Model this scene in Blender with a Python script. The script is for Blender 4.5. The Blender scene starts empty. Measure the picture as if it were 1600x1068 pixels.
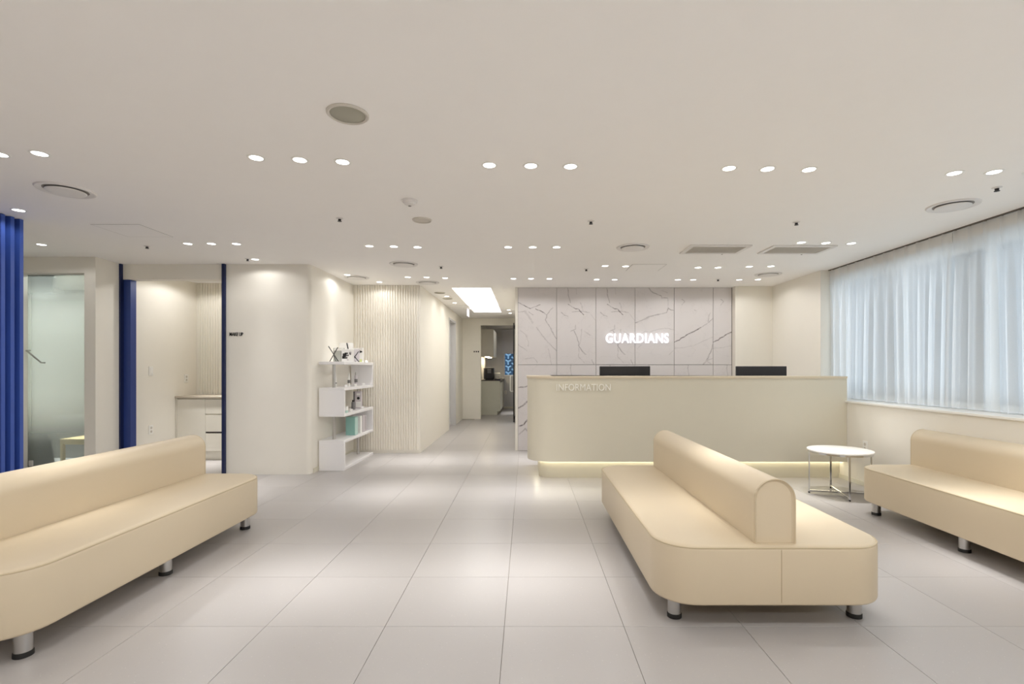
import bpy, bmesh, math, random
from mathutils import Vector, Matrix

# ------------------------------------------------------------------ camera
random.seed(4)
sc = bpy.context.scene
EYE = 1.296          # camera height
CZ = 2.566           # ceiling height
cam_d = bpy.data.cameras.new('camera')
cam = bpy.data.objects.new('camera', cam_d)
sc.collection.objects.link(cam)
cam.location = (0, 0, EYE)
cam.rotation_euler = (math.pi / 2, 0, 0)
cam_d.sensor_width = 36.0
cam_d.lens = 789 / 1600 * 36.0
cam_d.shift_x = -22 / 1600
cam_d.shift_y = 41 / 1600
cam_d.clip_start = 0.05
sc.camera = cam

# ------------------------------------------------------------------ world, exposure
wd = bpy.data.worlds.new('daylight')
sc.world = wd
wd.use_nodes = True
bg = wd.node_tree.nodes['Background']
bg.inputs[0].default_value = (0.72, 0.83, 1.0, 1)
bg.inputs[1].default_value = 2.4
sc.view_settings.view_transform = 'Standard'
sc.view_settings.look = 'None'
sc.view_settings.gamma = 1.0
sc.view_settings.use_curve_mapping = False
sc.view_settings.exposure = 0.46
sc.cycles.use_denoising = True
sc.cycles.max_bounces = 8
sc.cycles.diffuse_bounces = 8
sc.cycles.glossy_bounces = 3
sc.cycles.use_adaptive_sampling = True
sc.cycles.adaptive_threshold = 0.03
sc.cycles.transparent_max_bounces = 12
sc.cycles.sample_clamp_indirect = 4.0
sc.cycles.caustics_reflective = False
sc.cycles.caustics_refractive = False
SPOT_W = 74.0                      # watts of one downlight
BEAM_POW, BEAM_SPILL = 44.0, 0.055   # beam core sharpness, share of wide spill
LAMP = (1.0, 0.985, 0.97)          # colour of the downlights

# ------------------------------------------------------------------ helpers
COL = sc.collection
PI = math.pi

def lin(r, g, b):
    f = lambda c: (c / 255 / 12.92) if c / 255 <= 0.04045 else ((c / 255 + 0.055) / 1.055) ** 2.4
    return (f(r), f(g), f(b), 1.0)

class MB:
    """collects shapes for ONE mesh"""
    def __init__(s):
        s.bm = bmesh.new()
    def box(s, x0, x1, y0, y1, z0, z1, bev=0.0, seg=2):
        m = Matrix.Translation(((x0 + x1) / 2, (y0 + y1) / 2, (z0 + z1) / 2)) @ Matrix.Diagonal((abs(x1 - x0), abs(y1 - y0), abs(z1 - z0), 1))
        r = bmesh.ops.create_cube(s.bm, size=1.0, matrix=m)
        if bev:
            es = list({e for v in r['verts'] for e in v.link_edges})
            bmesh.ops.bevel(s.bm, geom=es, offset=bev, segments=seg, profile=0.5, affect='EDGES')
        return s
    def prism(s, pts, z0, z1):
        lo = [s.bm.verts.new((p[0], p[1], z0)) for p in pts]
        hi = [s.bm.verts.new((p[0], p[1], z1)) for p in pts]
        n = len(pts)
        s.bm.faces.new(lo[::-1]); s.bm.faces.new(hi)
        for i in range(n):
            j = (i + 1) % n
            s.bm.faces.new((lo[i], lo[j], hi[j], hi[i]))
        return s
    def loft(s, rings, close=True, cap=(True, True)):
        vs = [[s.bm.verts.new(p) for p in r] for r in rings]
        n = len(vs[0])
        for a, b in zip(vs[:-1], vs[1:]):
            for i in range(n if close else n - 1):
                j = (i + 1) % n
                s.bm.faces.new((a[i], a[j], b[j], b[i]))
        if close and cap[0]: s.bm.faces.new(vs[0][::-1])
        if close and cap[1]: s.bm.faces.new(vs[-1])
        return s
    def lathe(s, prof, n=32, c=(0, 0, 0)):
        rings = []
        for r, z in prof:
            rings.append([(c[0] + r * math.cos(2 * PI * k / n), c[1] + r * math.sin(2 * PI * k / n), c[2] + z) for k in range(n)])
        return s.loft(rings)
    def tube(s, pts, r, n=8, closed=False):
        P = [Vector(p) for p in pts]
        rings = []
        m = len(P)
        for i, p in enumerate(P):
            a = P[i - 1] if (i > 0 or closed) else p
            b = P[(i + 1) % m] if (i < m - 1 or closed) else p
            t = (b - a).normalized()
            up = Vector((0, 0, 1)) if abs(t.z) < 0.95 else Vector((1, 0, 0))
            u = t.cross(up).normalized(); w = u.cross(t)
            rings.append([p + u * (r * math.cos(2 * PI * k / n)) + w * (r * math.sin(2 * PI * k / n)) for k in range(n)])
        if closed:
            rings.append(rings[0])
            s.loft(rings, cap=(False, False))
        else:
            s.loft(rings)
        return s
    def build(s, name, mat, parent=None, smooth=False, loc=None):
        bmesh.ops.remove_doubles(s.bm, verts=s.bm.verts, dist=1e-6)
        bmesh.ops.recalc_face_normals(s.bm, faces=s.bm.faces)
        me = bpy.data.meshes.new(name)
        s.bm.to_mesh(me); s.bm.free()
        if smooth:
            for p in me.polygons: p.use_smooth = True
            try: me.set_sharp_from_angle(angle=math.radians(40))
            except Exception: pass
        me.materials.append(mat)
        o = bpy.data.objects.new(name, me)
        COL.objects.link(o)
        if parent is not None: o.parent = parent
        if loc is not None: o.location = loc
        return o

def B(name, mat, dims, parent=None, bev=0.0):
    return MB().box(*dims, bev=bev).build(name, mat, parent)

def empty(name, loc=(0, 0, 0), rz=0.0):
    o = bpy.data.objects.new(name, None)
    COL.objects.link(o); o.location = loc; o.rotation_euler = (0, 0, rz)
    o.empty_display_size = 0.1
    return o

def tag(o, label, cat, group=None):
    o['label'] = label; o['category'] = cat
    if group: o['group'] = group
    return o

def struct(o, label=None):
    o['kind'] = 'structure'
    if label: o['label'] = label
    return o

def copy_tree(o, parent=None):
    c = o.copy(); COL.objects.link(c); c.parent = parent
    for ch in list(o.children): copy_tree(ch, c)
    return c

# ------------------------------------------------------------------ materials
def mat(name, col, rough=0.5, metal=0.0, var=0.03, scale=8.0, bump=0.0, bscale=60.0, spec=0.5, coat=0.0):
    m = bpy.data.materials.new(name); m.use_nodes = True
    nt = m.node_tree; N = nt.nodes; L = nt.links
    p = N['Principled BSDF']
    p.inputs['Roughness'].default_value = rough
    p.inputs['Metallic'].default_value = metal
    p.inputs['Specular IOR Level'].default_value = spec
    p.inputs['Coat Weight'].default_value = coat
    tc = N.new('ShaderNodeTexCoord')
    no = N.new('ShaderNodeTexNoise'); no.inputs['Scale'].default_value = scale; no.inputs['Detail'].default_value = 4
    L.new(tc.outputs['Object'], no.inputs['Vector'])
    mx = N.new('ShaderNodeMix'); mx.data_type = 'RGBA'
    c = lin(*col)
    mx.inputs[6].default_value = tuple(v * (1 - var) for v in c[:3]) + (1,)
    mx.inputs[7].default_value = tuple(min(1, v * (1 + var)) for v in c[:3]) + (1,)
    L.new(no.outputs['Fac'], mx.inputs[0]); L.new(mx.outputs[2], p.inputs['Base Color'])
    if bump:
        n2 = N.new('ShaderNodeTexNoise'); n2.inputs['Scale'].default_value = bscale; n2.inputs['Detail'].default_value = 3
        L.new(tc.outputs['Object'], n2.inputs['Vector'])
        bp = N.new('ShaderNodeBump'); bp.inputs['Strength'].default_value = bump; bp.inputs['Distance'].default_value = 0.002
        L.new(n2.outputs['Fac'], bp.inputs['Height']); L.new(bp.outputs[0], p.inputs['Normal'])
    return m

def emit(name, col, strength):
    m = bpy.data.materials.new(name); m.use_nodes = True
    p = m.node_tree.nodes['Principled BSDF']
    p.inputs['Base Color'].default_value = (0.8, 0.8, 0.8, 1)
    p.inputs['Emission Color'].default_value = tuple(col) + (1,)
    p.inputs['Emission Strength'].default_value = strength
    return m

M = {}
M['ceiling'] = mat('ceiling_paint', (246, 244, 241), 0.9, var=0.01)
M['wall'] = mat('cream_wall_paint', (236, 232, 222), 0.75, var=0.012, bump=0.05, bscale=200)
M['wall_grey'] = mat('pale_grey_paint', (205, 204, 204), 0.7, var=0.015)
M['desk'] = mat('warm_grey_laminate', (214, 208, 190), 0.5, var=0.012)
M['desk_top'] = mat('beige_counter_edge', (214, 200, 176), 0.4, var=0.02)
M['grout'] = mat('grey_grout', (140, 134, 126), 0.9)
M['leather'] = mat('beige_leatherette', (206, 191, 165), 0.42, var=0.02, scale=3, bump=0.12, bscale=420)
M['piping'] = mat('beige_piping', (192, 176, 146), 0.5)
M['seam'] = mat('seam_thread', (170, 152, 120), 0.7)
M['chrome'] = mat('chrome', (222, 222, 222), 0.12, 1.0)
M['brushed'] = mat('brushed_metal', (196, 194, 192), 0.32, 1.0)
M['black_rubber'] = mat('black_rubber', (28, 27, 26), 0.6)
M['white_lacquer'] = mat('white_lacquer', (240, 239, 240), 0.35, var=0.008)
M['white_plastic'] = mat('white_plastic', (238, 237, 232), 0.4)
M['vent_white'] = mat('vent_white_enamel', (226, 223, 220), 0.5)
M['vent_dark'] = mat('vent_gap_grey', (150, 146, 142), 0.7)
M['vent_grille'] = mat('vent_grille_grey', (206, 200, 190), 0.6, var=0.06, scale=160)
M['speaker_mesh'] = mat('speaker_mesh_grey', (166, 164, 150), 0.8, var=0.08, scale=300)
M['blue'] = mat('blue_partition', (54, 82, 160), 0.5, var=0.02)
M['navy'] = mat('navy_frame', (22, 34, 78), 0.45)
M['blue_door'] = mat('blue_door_edge', (40, 62, 128), 0.5)
M['black'] = mat('black_matte', (22, 22, 24), 0.5)
M['monitor'] = mat('black_monitor_shell', (34, 31, 32), 0.45)
M['screen'] = mat('dark_screen', (15, 15, 18), 0.15)
M['cabinet'] = mat('off_white_laminate', (228, 224, 212), 0.5)
M['cab_green'] = mat('pale_sage_laminate', (212, 212, 198), 0.5)
M['counter_beige'] = mat('taupe_worktop', (188, 178, 162), 0.45)
M['rail'] = mat('bronze_rail', (96, 88, 80), 0.5)
M['counter_dark'] = mat('dark_worktop', (66, 58, 54), 0.3)
M['wood'] = mat('pale_birch', (228, 200, 150), 0.5, var=0.08, scale=14)
M['teal'] = mat('teal_carton', (140, 184, 176), 0.5)
M['teal_light'] = mat('pale_teal_carton', (186, 214, 208), 0.5)
M['paper'] = mat('white_card', (244, 243, 240), 0.6)
M['lilac'] = mat('lilac_grey_carton', (206, 200, 204), 0.5)
M['grey_item'] = mat('grey_plastic', (120, 118, 118), 0.4)
M['lime'] = mat('pale_lime_print', (206, 216, 150), 0.5)
M['acrylic_grey'] = mat('smoked_acrylic', (176, 178, 172), 0.25)
M['block_blue'] = mat('blue_breeze_block', (164, 200, 224), 0.7)
M['block_deep'] = mat('deep_blue_wall', (70, 116, 150), 0.8)
M['blind'] = mat('grey_blind_cloth', (204, 203, 206), 0.85)
M['marble_white'] = mat('white_marble_top', (240, 238, 234), 0.2, var=0.03, scale=5)
M['baseboard'] = mat('baseboard_paint', (226, 222, 206), 0.6)
M['letter_cream'] = mat('cream_raised_letter', (246, 244, 236), 0.45)
M['sign_blade'] = mat('pale_violet_sign_plastic', (226, 224, 236), 0.4)
M['lamp'] = emit('downlight_lens', LAMP, 5.0)
M['sign_glow'] = emit('white_led_letter', (0.97, 0.97, 1.0), 0.75)
M['halo'] = emit('letter_back_led', (0.70, 0.76, 1.0), 0.4)
M['led'] = emit('warm_led_strip', (1.0, 0.93, 0.70), 6.0)
M['led_small'] = emit('cabinet_led', (1.0, 0.85, 0.6), 14.0)
for k_ in ('lamp', 'sign_glow'): M[k_].cycles.emission_sampling = 'NONE'
M['cove'] = emit('luminous_ceiling', (1.0, 0.985, 0.96), 3.2)

def tile_mat():
    m = mat('porcelain_tile', (174, 170, 168), 0.33, var=0.02, scale=2.2, bump=0.02, bscale=90)
    nt = m.node_tree; N = nt.nodes; L = nt.links
    p = N['Principled BSDF']
    base = p.inputs['Base Color'].links[0].from_socket
    geo = N.new('ShaderNodeNewGeometry')
    vo = N.new('ShaderNodeTexVoronoi'); vo.inputs['Scale'].default_value = 70
    L.new(geo.outputs['Position'], vo.inputs['Vector'])
    mr = N.new('ShaderNodeMapRange'); mr.inputs[1].default_value = 0.10; mr.inputs[2].default_value = 0.22
    mr.inputs[3].default_value = 1.0; mr.inputs[4].default_value = 0.0
    L.new(vo.outputs['Distance'], mr.inputs[0])
    sel = N.new('ShaderNodeSeparateColor'); L.new(vo.outputs['Color'], sel.inputs[0])
    gt = N.new('ShaderNodeMath'); gt.operation = 'GREATER_THAN'; gt.inputs[1].default_value = 0.62
    L.new(sel.outputs[0], gt.inputs[0])
    mu = N.new('ShaderNodeMath'); mu.operation = 'MULTIPLY'; L.new(mr.outputs[0], mu.inputs[0]); L.new(gt.outputs[0], mu.inputs[1])
    m2 = N.new('ShaderNodeMath'); m2.operation = 'MULTIPLY'; L.new(mu.outputs[0], m2.inputs[0]); m2.inputs[1].default_value = 0.65
    mx = N.new('ShaderNodeMix'); mx.data_type = 'RGBA'; L.new(m2.outputs[0], mx.inputs[0]); L.new(base, mx.inputs[6])
    ramp = N.new('ShaderNodeMix'); ramp.data_type = 'RGBA'
    ramp.inputs[6].default_value = lin(152, 147, 142); ramp.inputs[7].default_value = lin(206, 203, 199)
    L.new(sel.outputs[1], ramp.inputs[0]); L.new(ramp.outputs[2], mx.inputs[7])
    oi = N.new('ShaderNodeObjectInfo')
    mr2 = N.new('ShaderNodeMapRange'); mr2.inputs[3].default_value = 0.965; mr2.inputs[4].default_value = 1.02
    L.new(oi.outputs['Random'], mr2.inputs[0])
    vm = N.new('ShaderNodeVectorMath'); vm.operation = 'SCALE'; L.new(mx.outputs[2], vm.inputs[0]); L.new(mr2.outputs[0], vm.inputs['Scale'])
    L.new(vm.outputs[0], p.inputs['Base Color'])
    return m
M['tile'] = tile_mat()

def marble(name, veins, seed):
    """white stone with drawn grey veins; veins = [(strength, width m, [(x, depth below the top edge), ...])], in metres on the panel"""
    m = mat(name, (217, 212, 211), 0.3, var=0.025, scale=2.5)
    nt = m.node_tree; N = nt.nodes; L = nt.links
    p = N['Principled BSDF']
    base = p.inputs['Base Color'].links[0].from_socket
    tc = N.new('ShaderNodeTexCoord')
    sx = N.new('ShaderNodeSeparateXYZ'); L.new(tc.outputs['Object'], sx.inputs[0])
    cx = N.new('ShaderNodeCombineXYZ'); L.new(sx.outputs[0], cx.inputs[0]); L.new(sx.outputs[2], cx.inputs[1])
    def noise(scale, w, detail=3):
        n = N.new('ShaderNodeTexNoise'); n.noise_dimensions = '4D'; n.inputs['Scale'].default_value = scale; n.inputs['W'].default_value = w
        n.inputs['Detail'].default_value = detail
        L.new(cx.outputs[0], n.inputs['Vector']); return n
    n1 = noise(16, seed)
    sb = N.new('ShaderNodeVectorMath'); sb.operation = 'SUBTRACT'; L.new(n1.outputs['Color'], sb.inputs[0]); sb.inputs[1].default_value = (0.5, 0.5, 0.5)
    ss = N.new('ShaderNodeVectorMath'); ss.operation = 'MULTIPLY'; L.new(sb.outputs[0], ss.inputs[0]); ss.inputs[1].default_value = (0.035, 0.035, 0)
    P = N.new('ShaderNodeVectorMath'); P.operation = 'ADD'; L.new(cx.outputs[0], P.inputs[0]); L.new(ss.outputs[0], P.inputs[1])
    acc = None
    for strength, width, pts in veins:
        dmin = None
        for a, b in zip(pts[:-1], pts[1:]):
            A = Vector((a[0], -a[1], 0)); Bv = Vector((b[0], -b[1], 0)); d = Bv - A
            q = N.new('ShaderNodeVectorMath'); q.operation = 'SUBTRACT'; L.new(P.outputs[0], q.inputs[0]); q.inputs[1].default_value = A
            dt = N.new('ShaderNodeVectorMath'); dt.operation = 'DOT_PRODUCT'; L.new(q.outputs[0], dt.inputs[0]); dt.inputs[1].default_value = d / max(d.length_squared, 1e-9)
            cl = N.new('ShaderNodeMath'); cl.operation = 'ADD'; cl.use_clamp = True; L.new(dt.outputs['Value'], cl.inputs[0]); cl.inputs[1].default_value = 0
            sk = N.new('ShaderNodeVectorMath'); sk.operation = 'SCALE'; sk.inputs[0].default_value = d; L.new(cl.outputs[0], sk.inputs['Scale'])
            ds = N.new('ShaderNodeVectorMath'); ds.operation = 'DISTANCE'; L.new(q.outputs[0], ds.inputs[0]); L.new(sk.outputs[0], ds.inputs[1])
            if dmin is None: dmin = ds.outputs['Value']
            else:
                mn = N.new('ShaderNodeMath'); mn.operation = 'MINIMUM'; L.new(dmin, mn.inputs[0]); L.new(ds.outputs['Value'], mn.inputs[1]); dmin = mn.outputs[0]
        mr = N.new('ShaderNodeMapRange'); mr.interpolation_type = 'SMOOTHSTEP'
        mr.inputs[1].default_value = 0.0; mr.inputs[2].default_value = width * 1.35; mr.inputs[3].default_value = min(1.0, strength * 1.2); mr.inputs[4].default_value = 0.0
        L.new(dmin, mr.inputs[0])
        if acc is None: acc = mr.outputs[0]
        else:
            mxx = N.new('ShaderNodeMath'); mxx.operation = 'MAXIMUM'; L.new(acc, mxx.inputs[0]); L.new(mr.outputs[0], mxx.inputs[1]); acc = mxx.outputs[0]
    # broken-up strength along the veins
    n2 = noise(22, seed + 3, 2)
    mr = N.new('ShaderNodeMapRange'); mr.inputs[1].default_value = 0.3; mr.inputs[2].default_value = 0.62; mr.inputs[3].default_value = 0.35; mr.inputs[4].default_value = 1.15
    L.new(n2.outputs['Fac'], mr.inputs[0])
    mu = N.new('ShaderNodeMath'); mu.operation = 'MULTIPLY'; L.new(mr.outputs[0], mu.inputs[1])
    if acc is None: mu.inputs[0].default_value = 0
    else: L.new(acc, mu.inputs[0])
    # faint background threads
    n3 = noise(3.2, seed + 7, 6)
    ab = N.new('ShaderNodeMath'); ab.operation = 'SUBTRACT'; ab.inputs[1].default_value = 0.5; L.new(n3.outputs['Fac'], ab.inputs[0])
    a2 = N.new('ShaderNodeMath'); a2.operation = 'ABSOLUTE'; L.new(ab.outputs[0], a2.inputs[0])
    m3 = N.new('ShaderNodeMapRange'); m3.inputs[1].default_value = 0; m3.inputs[2].default_value = 0.012; m3.inputs[3].default_value = 0.06; m3.inputs[4].default_value = 0
    L.new(a2.outputs[0], m3.inputs[0])
    tot = N.new('ShaderNodeMath'); tot.operation = 'ADD'; tot.use_clamp = True; L.new(mu.outputs[0], tot.inputs[0]); L.new(m3.outputs[0], tot.inputs[1])
    mx = N.new('ShaderNodeMix'); mx.data_type = 'RGBA'; L.new(tot.outputs[0], mx.inputs[0]); L.new(base, mx.inputs[6]); mx.inputs[7].default_value = lin(92, 82, 82)
    L.new(mx.outputs[2], p.inputs['Base Color'])
    return m

def sheer_mat():
    m = bpy.data.materials.new('sheer_voile'); m.use_nodes = True
    nt = m.node_tree; N = nt.nodes; L = nt.links
    for n in list(N):
        if n.type != 'OUTPUT_MATERIAL': N.remove(n)
    out = [n for n in N if n.type == 'OUTPUT_MATERIAL'][0]
    tc = N.new('ShaderNodeTexCoord')
    wv = N.new('ShaderNodeTexNoise'); wv.inputs['Scale'].default_value = 300; L.new(tc.outputs['Object'], wv.inputs['Vector'])
    mr = N.new('ShaderNodeMapRange'); mr.inputs[3].default_value = 0.16; mr.inputs[4].default_value = 0.28; L.new(wv.outputs['Fac'], mr.inputs[0])
    df = N.new('ShaderNodeBsdfDiffuse'); df.inputs[0].default_value = lin(240, 239, 236)
    tl = N.new('ShaderNodeBsdfTranslucent'); tl.inputs[0].default_value = lin(240, 240, 240)
    tr = N.new('ShaderNodeBsdfTransparent')
    m1 = N.new('ShaderNodeMixShader'); m1.inputs[0].default_value = 0.6; L.new(df.outputs[0], m1.inputs[1]); L.new(tl.outputs[0], m1.inputs[2])
    m2 = N.new('ShaderNodeMixShader'); L.new(mr.outputs[0], m2.inputs[0]); L.new(m1.outputs[0], m2.inputs[1]); L.new(tr.outputs[0], m2.inputs[2])
    L.new(m2.outputs[0], out.inputs[0])
    return m
M['sheer'] = sheer_mat()

def glass_mat(name, tint, refl=0.08):
    m = bpy.data.materials.new(name); m.use_nodes = True
    nt = m.node_tree; N = nt.nodes; L = nt.links
    for n in list(N):
        if n.type != 'OUTPUT_MATERIAL': N.remove(n)
    out = [n for n in N if n.type == 'OUTPUT_MATERIAL'][0]
    tr = N.new('ShaderNodeBsdfTransparent'); tr.inputs[0].default_value = tint
    gl = N.new('ShaderNodeBsdfGlossy'); gl.inputs['Roughness'].default_value = 0.02
    fr = N.new('ShaderNodeFresnel'); fr.inputs[0].default_value = 1.45
    mx = N.new('ShaderNodeMixShader'); L.new(fr.outputs[0], mx.inputs[0]); L.new(tr.outputs[0], mx.inputs[1]); L.new(gl.outputs[0], mx.inputs[2])
    L.new(mx.outputs[0], out.inputs[0])
    return m
M['glass'] = glass_mat('clear_glass', (0.93, 0.97, 0.96, 1))

def frosted_mat():
    """clear glass with a graded frosted film: frosted in the middle, clear towards the foot and at the very top"""
    m = glass_mat('graded_frosted_glass', (0.86, 0.93, 0.91, 1))
    nt = m.node_tree; N = nt.nodes; L = nt.links
    out = [n for n in N if n.type == 'OUTPUT_MATERIAL'][0]
    clear = out.inputs[0].links[0].from_socket
    df = N.new('ShaderNodeBsdfDiffuse'); df.inputs[0].default_value = lin(236, 242, 238)
    tl = N.new('ShaderNodeBsdfTranslucent'); tl.inputs[0].default_value = lin(240, 248, 245)
    fm = N.new('ShaderNodeMixShader'); fm.inputs[0].default_value = 0.6; L.new(df.outputs[0], fm.inputs[1]); L.new(tl.outputs[0], fm.inputs[2])
    geo = N.new('ShaderNodeNewGeometry'); sp = N.new('ShaderNodeSeparateXYZ'); L.new(geo.outputs['Position'], sp.inputs[0])
    r1 = N.new('ShaderNodeMapRange'); r1.interpolation_type = 'SMOOTHSTEP'
    r1.inputs[1].default_value = 0.35; r1.inputs[2].default_value = 1.05; r1.inputs[3].default_value = 0.08; r1.inputs[4].default_value = 0.92
    L.new(sp.outputs[2], r1.inputs[0])
    r2 = N.new('ShaderNodeMapRange'); r2.interpolation_type = 'SMOOTHSTEP'
    r2.inputs[1].default_value = 1.7; r2.inputs[2].default_value = 2.33; r2.inputs[3].default_value = 1.0; r2.inputs[4].default_value = 0.1
    L.new(sp.outputs[2], r2.inputs[0])
    mu = N.new('ShaderNodeMath'); mu.operation = 'MULTIPLY'; L.new(r1.outputs[0], mu.inputs[0]); L.new(r2.outputs[0], mu.inputs[1])
    mx = N.new('ShaderNodeMixShader'); L.new(mu.outputs[0], mx.inputs[0]); L.new(clear, mx.inputs[1]); L.new(fm.outputs[0], mx.inputs[2])
    L.new(mx.outputs[0], out.inputs[0])
    return m
M['frosted'] = frosted_mat()

# ------------------------------------------------------------------ the setting: floor
floor = struct(B('floor', M['grout'], (-8, 5, -3.6, 17.2, -0.12, -0.004)))
TS = 0.6
tile_me = None
def tiled(x, y):
    if -8.0 < x < 3.9 and -0.5 < y < 6.2: return -5.9 < x
    if 6.2 <= y < 7.8: return -5.3 < x < 3.9
    if 7.8 <= y < 12.9: return -1.75 < x < -0.0
    if 12.9 <= y < 16.4: return -1.4 < x < 0.8
    return False
for i in range(-10, 8):
    for j in range(-5, 24):
        x0 = -0.109 + TS * i; y0 = 2.537 + TS * j
        if not tiled(x0 + TS / 2, y0 + TS / 2): continue
        if tile_me is None:
            h = TS / 2 - 0.0011
            o = MB().box(-h, h, -h, h, -0.012, 0.0, bev=0.0008, seg=1).build('tile', M['tile'], floor)
            tile_me = o.data
        else:
            o = bpy.data.objects.new('tile', tile_me); COL.objects.link(o); o.parent = floor
        o.location = (x0 + TS / 2, y0 + TS / 2, 0)
struct(B('floor_treatment', M['tile'], (-7.6, -5.05, 5.8, 8.3, -0.004, 0.0)))

# ------------------------------------------------------------------ ceiling
HX0, HX1, HY0, HY1 = -1.18, -0.56, 8.0, 11.5
CX0, CX1, CY0, CY1 = HX0 - 0.03, HX1 + 0.03, HY0 - 0.03, HY1 + 0.03
cb = MB()
cb.box(-8, CX0, -3.6, 16.46, CZ, CZ + 0.1); cb.box(CX1, 5, -3.6, 16.46, CZ, CZ + 0.1)
cb.box(CX0, CX1, -3.6, CY0, CZ, CZ + 0.1); cb.box(CX0, CX1, CY1, 16.46, CZ, CZ + 0.1)
struct(cb.build('ceiling', M['ceiling']))
cf = MB()
cf.box(HX0 - 0.03, HX0, HY0, HY1, CZ, CZ + 0.24); cf.box(HX1, HX1 + 0.03, HY0, HY1, CZ, CZ + 0.24)
cf.box(HX0 - 0.03, HX1 + 0.03, HY0 - 0.03, HY0, CZ + 0.0, CZ + 0.24); cf.box(HX0 - 0.03, HX1 + 0.03, HY1, HY1 + 0.03, CZ, CZ + 0.24)
cof = struct(cf.build('trim_1', M['ceiling']))
B('luminous_panel', M['cove'], (HX0, HX1, HY0, HY1, CZ + 0.16, CZ + 0.2), cof)

# ------------------------------------------------------------------ walls
def wall(name, *boxes, m='wall'):
    b = MB()
    for d in boxes: b.box(*d)
    return struct(b.build(name, M[m]))

def rounded_block(name, x0, x1, y0, y1, r):
    pts = [(x0, y0), (x1 - r, y0)]
    pts += [(x1 - r + r * math.sin(a), y0 + r - r * math.cos(a)) for a in [PI / 2 * k / 8 for k in range(1, 9)]]
    pts += [(x1, y1), (x0, y1)]
    return struct(MB().prism(pts, 0, CZ).build(name, M['wall'], smooth=True))

rounded_block('wall_make_up', -3.665, -2.64, 6.17, 7.9, 0.05)

def fluted(name, x0, x1, yf, z0=0.0, ribs_x=None):
    w = wall(name, (x0, x1, yf, yf + 0.18, 0, CZ))
    pitch, rw, rd = 0.039, 0.024, 0.020
    me = None; n = int((x1 - x0 - 0.03) / pitch)
    for k in range(n):
        if me is None:
            prof = [(-rw / 2, 0), (-rw / 2, -rd * 0.55), (-rw / 4, -rd), (rw / 4, -rd), (rw / 2, -rd * 0.55), (rw / 2, 0)]
            o = MB().prism(prof, 0.05, CZ - 0.002).build('rib', M['wall'], w)
            me = o.data
        else:
            o = bpy.data.objects.new('rib', me); COL.objects.link(o); o.parent = w
        o.location = (x0 + 0.025 + pitch * (k + 0.5), yf, 0)
    return w
fluted('wall_fluted', -2.64, -1.62, 7.72)
fluted('wall_make_up_back', -4.93, -3.665, 7.55)

# corridor
DY0, DY1, DZ = 10.6, 11.6, 2.36
wall('wall_corridor_left', (-1.78, -1.62, 7.9, DY0, 0, CZ), (-1.78, -1.62, DY1, 12.86, 0, CZ), (-1.78, -1.62, DY0, DY1, DZ, CZ))
wall('wall_corridor_right', (-0.17, -0.03, 7.97, 12.86, 0, CZ))
KX0, KX1, KZ = -1.152, -0.30, 2.39
wall('wall_corridor_end', (-1.78, KX0, 12.86, 12.98, 0, CZ), (KX1, 0.9, 12.86, 12.98, 0, CZ), (KX0, KX1, 12.86, 12.98, KZ, CZ))
d1 = struct(B('door_1', M['wall_grey'], (-1.765, -1.725, DY0 + 0.04, DY1 - 0.04, 0.005, DZ - 0.04)))
fr = MB()
fr.box(-1.78, -1.61, DY0, DY0 + 0.04, 0, DZ); fr.box(-1.78, -1.61, DY1 - 0.04, DY1, 0, DZ); fr.box(-1.78, -1.61, DY0 + 0.04, DY1 - 0.04, DZ - 0.04, DZ)
fr.build('door_frame', M['wall_grey'], d1)
MB().tube([(-1.725, DY0 + 0.12, 1.0), (-1.67, DY0 + 0.12, 1.0), (-1.67, DY0 + 0.24, 1.0)], 0.009).build('door_handle', M['brushed'], d1, smooth=True)
# kitchen
wall('wall_kitchen_left', (-1.40, -1.26, 12.98, 16.3, 0, CZ))
WX0, WX1, WZ0, WZ1 = -0.72, 0.35, 1.05, 2.2
wall('wall_kitchen_back', (-1.4, WX0, 16.3, 16.45, 0, CZ), (WX1, 0.95, 16.3, 16.45, 0, CZ), (WX0, WX1, 16.3, 16.45, 0, WZ0), (WX0, WX1, 16.3, 16.45, WZ1, CZ), m='wall_grey')
wall('wall_kitchen_right', (0.8, 0.95, 12.98, 16.3, 0, CZ), m='wall_grey')
# behind the desk
bw = wall('wall_back', (-0.17, 3.3, 7.972, 8.15, 0, CZ), (-0.17, -0.13, 7.95, 7.972, 0, CZ))
wall('wall_back_right', (3.245, 4.0, 7.83, 8.0, 0, CZ))
wall('wall_right_pier', (3.82, 4.25, 6.55, 7.83, 0, CZ))
# window side
wall('wall_right', (3.72, 4.25, -3.3, 6.55, 0, 0.90))
struct(B('window_sill', M['white_plastic'], (3.695, 4.12, -1.0, 6.55, 0.90, 0.922), bev=0.004))
wall('wall_right_upper', (4.10, 4.25, -1.0, 6.55, 2.44, CZ), (3.72, 4.25, -3.3, -1.0, 0.9, CZ))
struct(B('baseboard_right', M['baseboard'], (3.708, 3.72, -3.3, 6.0, 0, 0.05)))
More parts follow.
